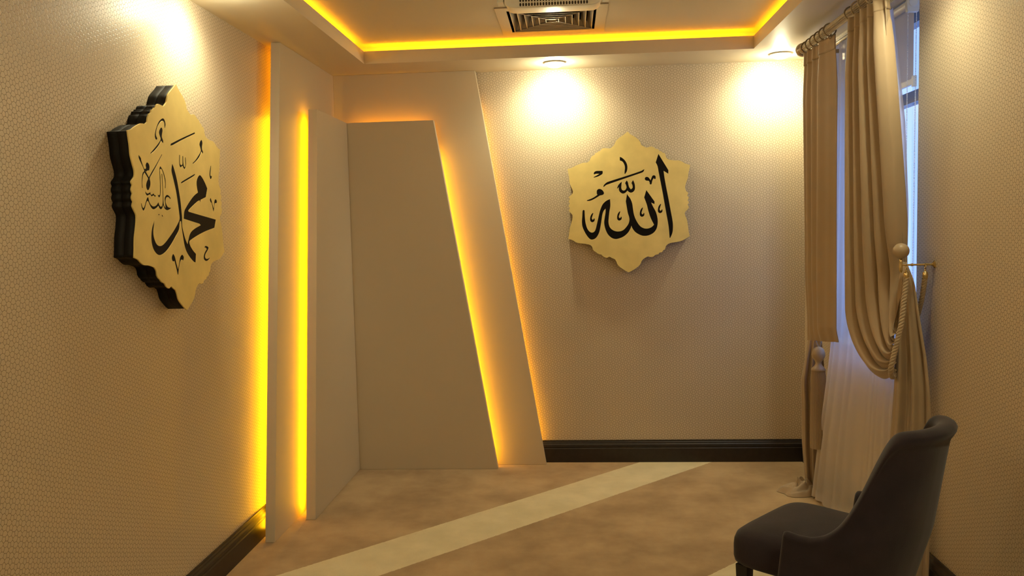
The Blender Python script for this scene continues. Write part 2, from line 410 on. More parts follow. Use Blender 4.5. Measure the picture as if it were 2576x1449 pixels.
# ------------------------------------------------------------ gold plaques
# back centre 0.3948 1.8236
OUTLINE = "-9,4796! 163,4609 463,4426 688,4245 837,4036 888,3860! 1038,3765 1249,3667! 1416,3700 1590,3725 1778,3651 1890,3557! 2018,3538 2115,3414! 2243,3380 2340,3278! 2453,3267 2512,3152 2563,2976 2675,2852 2841,2794! 3089,2749 3391,2740 3616,2657 3840,2515 4163,2414! 4116,2159 4038,1858 4005,1556 3905,1293 3827,1030 3826,802 3900,648! 4012,531 3950,328! 4054,226 3970,23! 4052,-101 3967,-281! 4049,-421 3949,-616! 3797,-757 3788,-947 3884,-1179 3957,-1486 3992,-1793 4027,-2099 4101,-2407! 3910,-2518 3682,-2643 3454,-2737 3150,-2784 2846,-2823 2601,-2925 2478,-3060 2423,-3274! 2308,-3310 2215,-3462! 2063,-3474 1947,-3610! 1772,-3614 1633,-3750! 1426,-3769 1251,-3726 1082,-3800! 928,-3912 812,-4041 756,-4217 577,-4407 307,-4595 -64,-4796! -308,-4660 -612,-4444 -802,-4262 -898,-4028 -988,-3871! -1217,-3766 -1370,-3685 -1563,-3759 -1792,-3661! -1921,-3526 -2044,-3500! -2174,-3436 -2288,-3340! -2402,-3276 -2501,-3165! -2529,-2987 -2665,-2852 -2895,-2785 -3126,-2741! -3434,-2719 -3665,-2628 -3894,-2484 -4163,-2408! -4102,-2061 -4049,-1676 -3950,-1369 -3867,-1063 -3839,-794 -3975,-613! -4087,-456 -4007,-289! -4097,-148 -4017,19! -4091,175 -3995,342! -4070,467 -3929,593! -3811,705 -3792,897 -3903,1168 -4012,1478 -4030,1785 -4078,2092 -4126,2384! -3879,2438 -3646,2554 -3337,2682 -3067,2766 -2799,2781 -2606,2889! -2549,3055 -2424,3226! -2285,3275 -2214,3410! -2084,3437 -2007,3518! -1884,3537 -1806,3641! -1675,3713 -1447,3706 -1218,3683! -1103,3756 -933,3902! -855,4067 -754,4238 -523,4420 -255,4600"
WORD_BACK = [
"-561,3102! -413,3031 -248,2882 -128,2700 -64,2498 -61,2275 -103,2099 -217,1930! -257,1947! -247,2147 -223,2325 -242,2503 -318,2684 -417,2798 -565,2858!",
"-2339,1985! -2343,2041 -2292,2129 -2179,2186 -1955,2190 -1743,2184! -1733,2068 -1769,1968 -1915,1879 -2096,1799 -2343,1743! -2354,1784! -2139,1889 -1958,1996! -2182,2002 -2306,1961!",
"-1704,1094! -1680,1194 -1566,1325 -1385,1432 -20,1829 851,2098 985,2167 1090,2220! 1074,2164 1017,2055 905,1987 -22,1695 -1456,1240 -1568,1180 -1670,1093!",
"-2162,749 -2138,882 -2054,952 -1930,960 -1797,895 -1698,770 -1673,646 -1757,558 -1960,514! -2209,362 -2481,224 -2662,172 -2864,167! -2818,221! -2524,326 -2298,443 -2116,569! -2155,647",
"-447,1417! -571,1320 -696,1178 -777,979! -744,952! -653,1054! -652,864 -569,705 -392,606 -212,662 -77,804! 34,700 167,654 322,714 424,857 442,1057 407,1281 310,1507! 202,1309! 261,1174 276,995 168,886 115,932 38,1046 -4,1204 -36,1361 -112,1497! -226,1321! -161,1163 -136,1006 -210,863 -333,811 -444,870 -487,994 -478,1172",
"1107,1574 1146,1662 1246,1692 1357,1656 1444,1542 1499,1458! 1556,1606 1624,1748 1735,1789 1828,1731 1844,1597 1810,1527 1766,1533 1722,1596! 1643,1492 1597,1359 1562,1205 1495,1173 1440,1208 1430,1320 1365,1422 1221,1437 1133,1495",
"2044,3223! 2702,2106! 2693,1862! 2381,2071! 2421,1714 2525,1066 2641,445 2819,-564 2945,-1305 2974,-1709 2932,-2134 2778,-2500! 2738,-2466! 2675,-1679 2507,-668 2324,453 2194,1187 2048,1992 1996,2304 1943,2483 1856,2652!",
"-3146,-501 -3084,-440 -3015,-482 -3009,-662 -3000,-933 -2968,-1272 -2873,-1658 -2720,-1910 -2530,-2005 -2360,-1930 -2266,-1740 -2146,-1269 -2001,-665 -1907,-375 -1768,-87 -1540,132 -1265,259! -1249,-190 -1315,-570 -1367,-974 -1390,-1356 -1299,-1673 -1077,-1881 -765,-1968 -405,-1886 -86,-1545 25,-1255 15,-1008 -75,-692 -194,74! -109,575! -39,461 115,244 233,-72 284,-454 346,-837 475,-1199 694,-1564 915,-1749 1204,-1819 1495,-1740 1697,-1566! 1480,-1112 1329,-638 1223,-187 1051,309! 1202,802! 1453,443 1748,11! 1742,-167! 1521,-57! 1644,-333 1819,-673 1925,-1056 1948,-1437 1872,-1817 1691,-2082 1422,-2244 1131,-2309 819,-2268 442,-2052 233,-1777 164,-1596! 78,-1819 -94,-2085 -388,-2326 -727,-2453 -974,-2474 -1220,-2374 -1463,-2120 -1625,-1733 -1687,-1348 -1648,-1012 -1586,-653 -1575,-384! -1708,-538 -1801,-783 -1876,-1231 -1950,-1635 -2046,-2016 -2208,-2306 -2391,-2449 -2617,-2470 -2817,-2292 -3014,-1971 -3166,-1606 -3205,-1266 -3175,-861",
"-2451,-654! -2418,-682! -2477,-856 -2524,-1012 -2492,-1108 -2432,-1116 -2367,-1027 -2330,-1085 -2359,-1219 -2495,-1295 -2618,-1224 -2649,-1077 -2612,-875 -2531,-731",
"-610,-588! -577,-616! -635,-790 -682,-946 -650,-1041 -590,-1049 -526,-961 -489,-1018 -517,-1152 -653,-1227 -775,-1157 -807,-1010 -770,-809 -690,-665",
"931,-370! 965,-398! 907,-571 860,-727 892,-822 952,-830 1016,-742 1053,-799 1025,-933 890,-1008 768,-937 737,-791 773,-590 852,-446",
"2157,-156! 2190,-184! 2133,-356 2087,-512 2119,-607 2179,-615 2242,-527 2279,-584 2251,-717 2117,-792 1996,-722 1964,-576 1999,-375 2079,-232"]
WORD_LEFT = [
"-2025,2391 -1983,2532 -1862,2742 -1637,3006 -1338,3174 -1170,3156 -1088,2977 -1157,2794! -1195,2823 -1195,3003 -1300,3080 -1475,3027 -1736,2817 -1878,2603 -1915,2442 -1823,2315! -1876,2256 -1983,2278",
"-1440,2798 -1362,2704 -1406,2559 -1442,2416 -1349,2266 -1389,2159! -1465,2205 -1528,2248! -1741,2048 -2080,1818 -2406,1648! -2449,1671! -2069,1917 -1773,2123 -1574,2302 -1620,2436 -1673,2568 -1590,2706",
"1520,2949! 1533,2883! 301,2482 -545,2183 -783,2132! -729,2219! 269,2553",
"-3337,1534! -3176,1412 -3165,1347 -3074,1174 -2962,1020 -2847,1057 -2860,1171 -2759,1279 -2620,1247 -2560,1136 -2592,985! -2725,970 -2805,922! -2878,936! -2659,714! -2448,912 -2022,1274 -1539,1714! -1500,1698! -1988,1228 -2417,846 -2587,680 -2562,548 -2577,407 -2675,262 -2777,195 -2879,252 -2910,390 -2835,532 -2743,635 -2756,689 -2977,876! -3082,764 -3129,653 -3177,458 -3165,273! -3223,270! -3220,469 -3186,691 -3107,860 -2998,960 -3262,1292 -3349,1416",
"-2064,99! -1975,36 -1886,64 -1853,158 -1821,446 -1811,805 -1810,1019 -1783,1135 -1713,1223! -1609,1148 -1492,1027 -1390,831 -1331,617 -1367,344! -1426,341! -1395,570 -1445,784 -1540,980 -1643,1102 -1746,1081 -1757,980 -1749,737 -1758,450 -1789,161 -1848,15 -1927,-52 -2008,-12",
"-1585,919! -1582,603 -1594,170 -1596,-191 -1578,-350 -1473,-459! -1476,-304 -1506,-116 -1443,2 -1302,72 -1155,57 -1027,-11 -978,-61! -1035,-81 -1163,-16 -1282,-14 -1377,-68 -1425,-186 -1374,-315 -1266,-414 -1120,-443 -984,-447! -1065,-490 -1220,-533 -1370,-548 -1513,-508 -1594,-437 -1644,-363! -1729,-477 -1864,-527 -1974,-476 -2036,-394! -2201,-481 -2431,-539 -2592,-491 -2716,-368 -2799,-259 -2876,-217! -2983,-334 -3081,-503 -3213,-613 -3309,-522 -3351,-427 -3367,-329! -3315,-333! -3275,-452 -3202,-508 -3123,-448 -3002,-265 -2877,-101 -2781,-91 -2733,-229 -2606,-365 -2419,-426 -2219,-382 -2082,-293 -2010,-231! -1959,-346 -1853,-418 -1748,-384 -1686,-267 -1661,-122 -1650,167 -1640,600 -1649,915!",
"-3010,208! -2960,124 -2845,67 -2720,93 -2601,137! -2588,56 -2493,39 -2356,105! -2313,40 -2181,12! -2267,-55! -2372,9 -2544,-43! -2644,40 -2867,-13 -2985,68",
"-2082,-742 -2028,-716 -1980,-740 -2034,-770",
"-1803,-759 -1759,-747 -1707,-808 -1758,-823 -1801,-791",
"-706,1405! -575,1224 -361,743 -237,291 -140,-156 -100,-562 -79,-839 -102,-1178 -15,-1458 113,-1741 288,-1974! 356,-1839 584,-1519 979,-1329 1639,-1153! 1516,-1091! 55,-883! 142,-573 357,-371 744,-94 1134,138 1523,297! 1453,506 1443,743 1558,936 1762,1071 1948,1037 2232,821 2500,523! 2309,123! 1771,-17! 1725,-161! 1665,-50! 1480,-87 1090,-251 707,-428 517,-529! 583,-578 3239,-889! 3046,-1270! 2183,-1410 1462,-1563 894,-1713 528,-1832 478,-1917 563,-2071 789,-2268 1045,-2421! 960,-2799! 777,-2749 467,-2564 170,-2308 2,-2021 -79,-1683 -158,-1327 -199,-992! -285,-993! -329,-1104 -424,-1364 -814,-1693 -1202,-1986 -1556,-2201 -1895,-2332 -2178,-2366 -2405,-2296 -2618,-2113 -2724,-1857 -2719,-1565 -2622,-1273 -2407,-959! -2467,-1156 -2541,-1410 -2526,-1625 -2397,-1863 -2215,-1985 -1979,-2000 -1686,-1895 -1247,-1639 -792,-1334 -412,-1022 -309,-876 -327,-647 -405,-171 -506,280 -668,726 -800,1063 -771,1228",
"1311,1101! 1359,1076! 1151,982 13,613! -34,642! 103,711 1203,1071",
"-41,1814! 30,1821! -9,1543 24,1416 141,1403 203,1467 239,1791! 304,1796! 290,1530 327,1365 413,1343 465,1450 466,1751! 527,1756! 534,1455 426,1278 362,1251 287,1287 196,1370 92,1319 11,1300 -61,1354 -79,1538",
"2157,2680 2239,2551 2179,2369 2174,2250 2259,2140 2205,2053! 2096,2145! 1849,1888 1526,1687 1200,1532! 1144,1556! 1444,1718 1723,1916 2010,2156 1984,2310 1916,2440 1993,2585",
"2949,1585! 3013,1578! 2948,1340 2907,1136 3052,1115! 2995,1020 2906,971 2828,1010 2791,1169 2851,1373",
"2782,100 2860,12 2946,-162 3053,-363! 3118,-228 3163,-49 3243,39 3348,55 3451,-22 3411,-116! 3245,-121! 3198,-173 3138,-335 3057,-511! 3007,-512! 2936,-322 2857,-121! 2780,-97 2699,6",
"-1162,-2490 -1036,-2360 -892,-2478 -788,-2766 -678,-3001! -561,-2776 -440,-2516 -243,-2416 -105,-2528 -178,-2674! -312,-2620 -436,-2693 -580,-2951 -672,-3237! -749,-3232! -815,-3005 -956,-2650! -1048,-2668 -1141,-2621",
"1899,-2140 2016,-2089 2236,-2124 2319,-2190 2192,-2317 1997,-2451 1925,-2577 2017,-2670 2219,-2672 2393,-2618! 2388,-2658! 2164,-2756 1940,-2761 1781,-2671 1799,-2514 1932,-2359 2120,-2235 2057,-2200! 1986,-2158 1919,-2165"]

def parse(s):
    out = []
    for tok in s.split():
        c = tok.endswith('!'); a, b = tok.rstrip('!').split(','); out.append((int(a) * 1e-4, int(b) * 1e-4, c))
    return out
def smooth(pts, k=4):
    """rounded through plain points, sharp at marked ones"""
    n = len(pts); out = []
    for i in range(n):
        p0, p1, p2, p3 = (Vector(pts[(i + j) % n][:2]) for j in (-1, 0, 1, 2))
        c1, c2 = pts[i][2], pts[(i + 1) % n][2]
        m1 = (p2 - p1) * (1. if c1 else 0) + ((p2 - p0) * .5 if not c1 else Vector((0, 0)))
        m2 = (p2 - p1) * (1. if c2 else 0) + ((p3 - p1) * .5 if not c2 else Vector((0, 0)))
        L = (p2 - p1).length
        for m in (m1, m2):
            if m.length > 1.4 * L: m *= 1.4 * L / m.length
        for j in range(k):
            t = j / k; t2_, t3 = t * t, t * t * t
            out.append(p1 * (2 * t3 - 3 * t2_ + 1) + m1 * (t3 - 2 * t2_ + t) + p2 * (-2 * t3 + 3 * t2_) + m2 * (t3 - t2_))
    return out
def fill(name, loops, half, place, m, parent):
    """filled flat shape with holes, 2*half thick; place maps (u, v, w) to the world"""
    cu = bpy.data.curves.new(name, 'CURVE'); cu.dimensions = '2D'; cu.fill_mode = 'BOTH'; cu.extrude = half
    for lp in loops:
        s = cu.splines.new('POLY'); s.points.add(len(lp) - 1)
        for q, p in zip(s.points, lp): q.co = (p[0], p[1], 0, 1)
        s.use_cyclic_u = True
    co = bpy.data.objects.new(name, cu); C.objects.link(co)
    dg = bpy.context.evaluated_depsgraph_get(); dg.update()
    me = bpy.data.meshes.new_from_object(co.evaluated_get(dg)); bpy.data.objects.remove(co); bpy.data.curves.remove(cu)
    bm = bmesh.new(); bm.from_mesh(me); bpy.data.meshes.remove(me)
    bmesh.ops.remove_doubles(bm, verts=bm.verts, dist=1e-6)
    for v in bm.verts: v.co = place(v.co.x, v.co.y, v.co.z)
    fixn(bm)
    return mesh_obj(name, bm, m, parent)
def plaque(loc, place, words, depth, label, su=1.0, sv=1.0):
    t = empty('calligraphy_plaque', loc); tag(t, label, 'wall plaque')
    out = [Vector((p.x * su, p.y * sv)) for p in smooth(parse(OUTLINE), 3)]; gl = [smooth(parse(w), 4) for w in words]
    h1 = (depth - .006) / 2
    inner = [p * .988 for p in out]
    fill('backing_block', [inner], h1 * .495, lambda u, v, w: place(u, v, w + h1 * .505), M_BLACK, t)
    fill('backing_block', [inner], h1 * .495, lambda u, v, w: place(u, v, w + h1 * 1.51), M_BLACK, t)
    fill('gold_face', [out] + gl, .003, lambda u, v, w: place(u, v, w + depth - .003), M_GOLD, t)
    fill('black_script', gl, .0012, lambda u, v, w: place(u, v, w + depth - .0022), M_INK, t)
    return t
bx, bz = .3948, 1.8236
plaque((bx, YB, bz), lambda u, v, w: Vector((bx + u, YB - w, bz + v)), WORD_BACK, .075, 'scalloped six-pointed gold plaque with the word Allah in black script on the back wall')
ly, lz = 3.3847, 1.8257
plaque((XL, ly, lz), lambda u, v, w: Vector((XL + w, ly + u, lz + v)), WORD_LEFT, .0857, 'scalloped six-pointed gold plaque with the name Muhammad in black script on the left wall', .975, 1.0)

# ------------------------------------------------------------ air vent and ceiling unit
t = empty('air_vent', ((VX0 + VX1) / 2, (VY0 + VY1) / 2, HC)); tag(t, 'square satin metal air vent with concentric louvres set in the raised ceiling', 'air vent')
bm = bmesh.new(); ring(bm, VX0 + .012, VX1 - .012, VY0 + .012, VY1 - .012, VX0 - .05, VX1 + .05, VY0 - .05, VY1 + .05, HC - .006, HC - .0005)
bevel(bm, .002, 1); mesh_obj('outer_frame', bm, M_ALU, t)
bm = bmesh.new(); box(bm, VX0 - .03, VX1 + .03, VY0 - .03, VY1 + .03, HC + .13, HC + .135)
for a in ((VX0 - .006, VX0, VY0, VY1), (VX1, VX1 + .006, VY0, VY1), (VX0, VX1, VY0 - .006, VY0), (VX0, VX1, VY1, VY1 + .006)): box(bm, *a, HC, HC + .13)
mesh_obj('duct_box', bm, M_DARK, t)
cx, cy = (VX0 + VX1) / 2, (VY0 + VY1) / 2
for k in range(6):
    bm = bmesh.new(); hb = .236 - k * .0395; ht = hb - .026; zb_, zt_ = HC - .007, HC + .036; th = .0022
    q = lambda h, z: [(cx - h, cy - h, z), (cx + h, cy - h, z), (cx + h, cy + h, z), (cx - h, cy + h, z)]
    rings = [[bm.verts.new(p) for p in q(h, z)] for h, z in ((hb, zb_), (ht, zt_), (ht - th, zt_), (hb - th, zb_))]
    for i in range(4):
        for j in range(4):
            a, b = rings[i], rings[(i + 1) % 4]
            bm.faces.new((a[j], a[(j + 1) % 4], b[(j + 1) % 4], b[j]))
    fixn(bm); mesh_obj('louvre', bm, M_ALU, t)
bm = bmesh.new(); box(bm, cx - .034, cx + .034, cy - .034, cy + .034, HC + .002, HC + .004); mesh_obj('centre_plate', bm, M_ALU, t)
bm = bmesh.new()
for s in (-1, 1):
    for sy in (-1, 1):
        prism(bm, [(cx + s * .02, cy + sy * .018, HC - .006), (cx + s * .26, cy + sy * .256, HC - .006), (cx + s * .26, cy + sy * .258, HC - .001), (cx + s * .02, cy + sy * .02, HC - .001)], (.0016, -.0016, 0))
fixn(bm); mesh_obj('corner_rib', bm, M_ALU, t)

t = empty('ceiling_unit', (-.07, 4.25, HC)); tag(t, 'white plastic ceiling unit with a round-hole grille hanging just before the square air vent', 'ceiling unit')
ux, uy0, uy1 = -.071, 4.20, 4.42
sec = [(-.247, 0), (-.247, -.055), (-.243, -.078), (-.232, -.095), (-.215, -.104), (-.19, -.107), (.19, -.107), (.215, -.104), (.232, -.095), (.243, -.078), (.247, -.055), (.247, 0)]
bm = bmesh.new(); A_, B_ = [[bm.verts.new((ux + x_, y_, HC + z_ * k_)) for x_, z_ in sec] for y_, k_ in ((uy0, 1), (uy1, .74))]
for q_ in range(len(sec)): bm.faces.new((A_[q_], A_[(q_ + 1) % len(sec)], B_[(q_ + 1) % len(sec)], B_[q_]))
bm.faces.new(A_); bm.faces.new(B_[::-1]); fixn(bm); bevel(bm, .006, 3, 60)
mesh_obj('housing', bm, M_PLASTIC, t, 40)
bm = bmesh.new(); box(bm, ux - .176, ux + .186, uy0 - .003, uy0 + .001, HC - .1025, HC - .004); bevel(bm, .001, 1)
gr = mesh_obj('grille', bm, M_PLASTIC, t)
bm = bmesh.new()
for i in range(24):
    for j in range(4):
        cx_, cz_ = ux - .164 + .01457 * i, HC - .0925 + j * .0215
        v_ = [bm.verts.new((cx_ + .0048 * cos(k * pi / 8), uy0 - .0034, cz_ + .0088 * sin(k * pi / 8))) for k in range(16)]
        bm.faces.new(v_)
fixn(bm); tag(mesh_obj('grille_holes', bm, M_DARK, gr), kind='stuff')
for s in (-1, 1):
    bm = bmesh.new(); box(bm, ux + s * .268 - .016, ux + s * .268 + .016, 4.22, 4.30, HC - .070, HC); bevel(bm, .006, 2)
    mesh_obj('mounting_bracket', bm, M_PLASTIC, t, 40)
bm = bmesh.new(); box(bm, ux - .212, ux - .192, uy0 - .002, uy0 + .001, HC - .085, HC - .075); mesh_obj('indicator', bm, M_WHITE, t)

# ------------------------------------------------------------ curtain rods
RX, RZ = 1.391, 2.680
t = empty('curtain_rod', (RX, 5.04, RZ)); tag(t, 'fluted bronze-coloured curtain rod with round end cap under the soffit', 'curtain rod')
bm = bmesh.new(); n = 96; a0 = []; ends = []
for y in (3.05, 5.00):
    ends.append([bm.verts.new((RX + (0.0215 + .0024 * cos(15 * 2 * pi * i / n)) * cos(2 * pi * i / n), y, RZ + (0.0215 + .0024 * cos(15 * 2 * pi * i / n)) * sin(2 * pi * i / n))) for i in range(n)])
for i in range(n): bm.faces.new((ends[0][i], ends[0][(i + 1) % n], ends[1][(i + 1) % n], ends[1][i]))
bm.faces.new(ends[0][::-1]); bm.faces.new(ends[1]); fixn(bm); mesh_obj('pole', bm, M_ROD, t)
bm = bmesh.new(); lathe(bm, [(.020, -.052), (.030, -.048), (.032, -.040), (.026, -.034), (.033, -.028), (.040, -.012), (.0415, .004), (.038, .020), (.028, .033), (.012, .041), (.002, .043)], (RX, 5.045, RZ), 'y')
fixn(bm); mesh_obj('finial', bm, M_ROD, t, True)
for y in (3.20, 4.99 - .08):
    bm = bmesh.new(); box(bm, RX - .008, XR, y - .008, y + .008, RZ - .052, RZ - .038); lathe(bm, [(.006, 0), (.006, .03)], (RX, y, RZ - .05)); box(bm, XR - .008, XR - .0005, y - .02, y + .02, RZ - .09, RZ - .005)
    fixn(bm); mesh_obj('bracket', bm, M_ROD, t)
SX, SZ = 1.505, 2.655
bm = bmesh.new(); lathe(bm, [(.011, 4.03), (.011, 5.05)], (SX, 0, SZ), 'y', 20); lathe(bm, [(.016, 5.05), (.016, 5.075)], (SX, 0, SZ), 'y', 20)
for y in (4.30, 4.97): box(bm, SX, XR - .0005, y - .006, y + .006, SZ - .006, SZ + .006)
fixn(bm); tag(mesh_obj('curtain_rod', bm, M_ROD, None, 40), 'thin dark rod behind the fluted one, carrying the white sheer', 'curtain rod')
ring0 = None
def curtain_ring(y, label, tilt=0):
    global ring0
    if ring0 is None:
        bm = bmesh.new(); tube(bm, [(.033 * cos(a * pi / 16), 0, .033 * sin(a * pi / 16)) for a in range(32)], .0040, 8, True)
        tube(bm, [(.007 * cos(a * pi / 8), 0, -.041 + .007 * sin(a * pi / 8)) for a in range(16)], .0018, 6, True)
        fixn(bm); ring0 = mesh_obj('curtain_ring', bm, M_ROD, None, True); o = ring0
    else:
        o = ring0.copy(); C.objects.link(o)
    o.location = (RX, y, RZ - .003); o.rotation_euler = (tilt, 0, 0); tag(o, label, 'curtain ring', 'rings on the fluted curtain rod')
for i in range(6): curtain_ring(4.96 - i * .085, 'bronze-coloured curtain ring on the fluted rod over the far drape', random.uniform(-.12, .12))
for i in range(6): curtain_ring(4.20 - i * .095, 'bronze-coloured curtain ring on the fluted rod over the near drape', random.uniform(-.12, .12))

# ------------------------------------------------------------ drapes
def swag(t, name, y_out, y_in, tie, zs_out, zs_in, x_in, zlow, npl, amp, sgn, pw=1.0, conv=1.0):
    """cloth hanging from the rod: outer side drops lowest and sweeps to the tie point"""
    top = RZ - .034
    def f(u, v):
        Y0 = lerp(y_out, y_in, u); zs = lerp(zs_out, zs_in, u)
        tieY, tieX = tie[0] , tie[1]; tz = lerp(tie[2], tie[3], u)
        k = .62
        if v < k:
            s = v / k; z = lerp(top, zs, s); y = Y0; x = lerp(RX, lerp(RX, x_in, u ** 1.5), s)
            pl = 1 - .45 * sst(.8, 1, s) * u
        else:
            s = (v - k) / (1 - k); q = 1 - s
            c1 = (Y0, lerp(zs, tz, .25) - .12 * conv * (1 - u)); c2 = (lerp(tieY, Y0, .55), tz - zlow * (1 - u) ** .8)
            y = q ** 3 * Y0 + 3 * q * q * s * c1[0] + 3 * q * s * s * c2[0] + s ** 3 * tieY
            z = q ** 3 * zs + 3 * q * q * s * c1[1] + 3 * q * s * s * c2[1] + s ** 3 * tz
            x = lerp(lerp(RX, x_in, u ** 1.5), tieX, sst(0, 1, s)); pl = lerp(1 - .45 * u, lerp(.8, .30, conv), s); y = lerp(Y0, y, conv)
        ph = 2 * pi * npl * (u ** pw + .012 * sin(5 * v + 3 * u))
        c0 = cos(ph); w = c0 * .9 + .16 * cos(3 * ph + .4) + .10 * cos(.5 * ph + 1.0)
        a = amp * pl * lerp(.62, 1, sst(0, .12, v))
        x += a * w
        yy = sgn * .75 * amp * pl * sin(ph + .5) * sst(0, .1, v)
        # wrinkles while it sweeps
        if v > k and conv > .5: z += .010 * sin(ph * 1.0 + 5 * v) * sst(k, .85, v) * (1 - sst(.92, 1, v))
        return (x, y + yy, z)
    bm = bmesh.new(); grid(bm, 150, 90, f)
    o = mesh_obj(name, bm, M_DRAPE, t, True)
    so = o.modifiers.new('thick', 'SOLIDIFY'); so.thickness = .0025
    bm = bmesh.new(); grid(bm, 150, 8, lambda u, v: f(u, v * .030)); hd = mesh_obj('heading_tape', bm, M_DRAPE, t, True)
    so = hd.modifiers.new('thick', 'SOLIDIFY'); so.thickness = .008; so.offset = 0
    return o
def tail(t, pa, pb, top, npl, amp, label=None):
    """hanging end: pa / pb functions of height for both edges"""
    bm = bmesh.new()
    def f(u, v):
        z = lerp(top, .012, v); a, b = pa(z), pb(z)
        x = lerp(a[0], b[0], u); y = lerp(a[1], b[1], u); ph = 2 * pi * npl * u
        k = amp * (cos(ph) + .3 * cos(2.3 * ph + 1)) * sst(0, .3, v)
        dx, dy = b[0] - a[0], b[1] - a[1]; L = sqrt(dx * dx + dy * dy) + 1e-6
        return (x - dy / L * k, y + dx / L * k, z + .01 * cos(ph) * v * v)
    grid(bm, 70, 40, f); o = mesh_obj('hanging_tail', bm, M_TAIL, t, True)
    so = o.modifiers.new('thick', 'SOLIDIFY'); so.thickness = .0025
    return o
# near drape
t = empty('drape', (1.45, 3.72, 0)); tag(t, 'near beige drape swagged to the brass wall hook, its tail falling behind the chair', 'curtain')
swag(t, 'swag', 4.20, 3.76, (3.74, 1.435, .985, 1.17), 1.20, 1.45, 1.495, .165, 5.3, .036, 1)
tail(t, lambda z: (interp([(0, 1.40), (.4, 1.42), (.9, 1.445), (1.18, 1.452), (1.38, 1.464), (1.47, 1.485)], z), interp([(0, 3.80), (.9, 3.78), (1.38, 3.775), (1.47, 3.79)], z)),
     lambda z: (interp([(0, 1.565), (.3, 1.570), (.8, 1.568), (1.05, 1.555), (1.25, 1.530), (1.38, 1.517), (1.47, 1.497)], z), interp([(0, 3.66), (.9, 3.66), (1.38, 3.73), (1.47, 3.77)], z)), 1.47, 2.5, .016)
# far drape
t = empty('drape', (1.45, 4.95, 0)); tag(t, 'far beige drape in the back corner, tied low, its hem crumpled on the carpet', 'curtain')
swag(t, 'swag', 4.50, 4.96, (5.03, 1.415, 1.005, .955), 1.09, 1.04, 1.41, .0, 3.5, .024, -1, 1.9, .03)
tail(t, lambda z: (interp([(0, 1.415), (.3, 1.392), (.7, 1.385), (.95, 1.43), (1.05, 1.44)], z), interp([(0, 5.06), (1.05, 5.05)], z)),
     lambda z: (interp([(0, 1.52), (.5, 1.53), (1.05, 1.48)], z), interp([(0, 4.99), (1.05, 4.98)], z)), 1.02, 3.2, .014)
bm = bmesh.new()
def pud(u, v):
    a = 2 * pi * u; rr = v
    R1 = 1 + .12 * sin(3 * a + .5) + .06 * sin(5 * a)
    x = 1.365 + .118 * cos(a) * rr * R1; y = 5.02 + .085 * sin(a) * rr * R1
    f1_ = abs(sin(6.5 * rr + 1.2 * cos(a + .6) + .8)); f2_ = abs(sin(2.5 * a + 4 * rr))
    side = .5 + .5 * cos(a)
    h = (1 - rr ** 3) * (.018 + .035 * side * (1 - rr * .5) + .020 * f1_ + .022 * f2_ * (.4 + .6 * side)) + .012 * (1 - rr ** 8)
    return (x + .010 * sin(9 * rr + 2 * a) * (1 - rr), y, max(.003, h))
grid(bm, 90, 34, pud); bmesh.ops.remove_doubles(bm, verts=bm.verts, dist=1e-5); fixn(bm); mesh_obj('crumpled_hem', bm, M_DRAPE, t, True)

# sheer
t = empty('sheer_curtain', (1.5, 4.4, 0)); tag(t, 'white translucent sheer hanging before the window between the two drapes', 'curtain')
bm = bmesh.new()
def shf(u, v):
    z = lerp(SZ - .012, .015, v)
    yf = interp([(0, 4.955), (.3, 4.90), (.6, 4.83), (.9, 4.76), (1.1, 4.74), (2.66, 4.74)], z)
    yn_ = interp([(0, 3.86), (1.4, 3.82), (1.7, 3.80), (2.1, 3.84), (2.66, 3.99)], z)
    xf = interp([(0, 1.42), (.5, 1.445), (1.1, 1.475), (2.66, SX)], z); xn = interp([(0, 1.50), (1.3, 1.52), (2.66, SX + .005)], z)
    s = u; y = lerp(yf, yn_, s); x = lerp(xf, xn, sst(0, .6, s))
    ph = 2 * pi * (12 * u + .35 * sin(9 * u) + .2 * sin(21 * u)); a = .006 + .003 * sin(9 * u)
    return (x + a * cos(ph) * (1 - .5 * sst(.75, 1, u)) , y + .006 * sin(ph * 1.0 + 1), z)
grid(bm, 260, 30, shf); mesh_obj('voile', bm, M_SHEER, t, True)
bm = bmesh.new()
def shh(u, v):
    a = shf(u, 1 - .018 * v) ; return (a[0] - .0015, a[1], a[2])
grid(bm, 200, 3, shh); mesh_obj('hem', bm, M_SHEER, t, True)

# tie-back hook with ball, at the near drape
def wallhook(x, y, z, label):
    t = empty('tieback_hook', (XR, y, z)); tag(t, label, 'curtain hook')
    bm = bmesh.new(); lathe(bm, [(.018, -.0005), (.018, -.004), (.010, -.008), (.006, -.012)], (XR, y, z), 'x', 24); fixn(bm); mesh_obj('wall_plate', bm, M_BRASS, t, 40)
    bm = bmesh.new(); lathe(bm, [(.0045, x - XR), (.0045, -.010)], (XR, y, z), 'x', 14)
    for k in (-.035, -.095): lathe(bm, [(.0065, k - .004), (.0065, k + .004)], (XR, y, z), 'x', 14)
    fixn(bm); mesh_obj('arm', bm, M_BRASS, t, 40)
    bm = bmesh.new(); lathe(bm, [(.003, -.034), (.007, -.028), (.008, -.006), (.006, .002), (.0075, .012), (.006, .030)], (x, y, z), 'z', 18); fixn(bm); mesh_obj('stem', bm, M_BRASS, t, True)
    bm = bmesh.new(); bmesh.ops.create_icosphere(bm, subdivisions=4, radius=.0345, matrix=Matrix.Translation((x, y, z + .062))); mesh_obj('ball_knob', bm, M_KNOB, t, True)
HX, HY, HZ = 1.450, 3.715, 1.460
wallhook(HX, HY, HZ, 'brass wall hook with large beige ball knob beside the near drape')
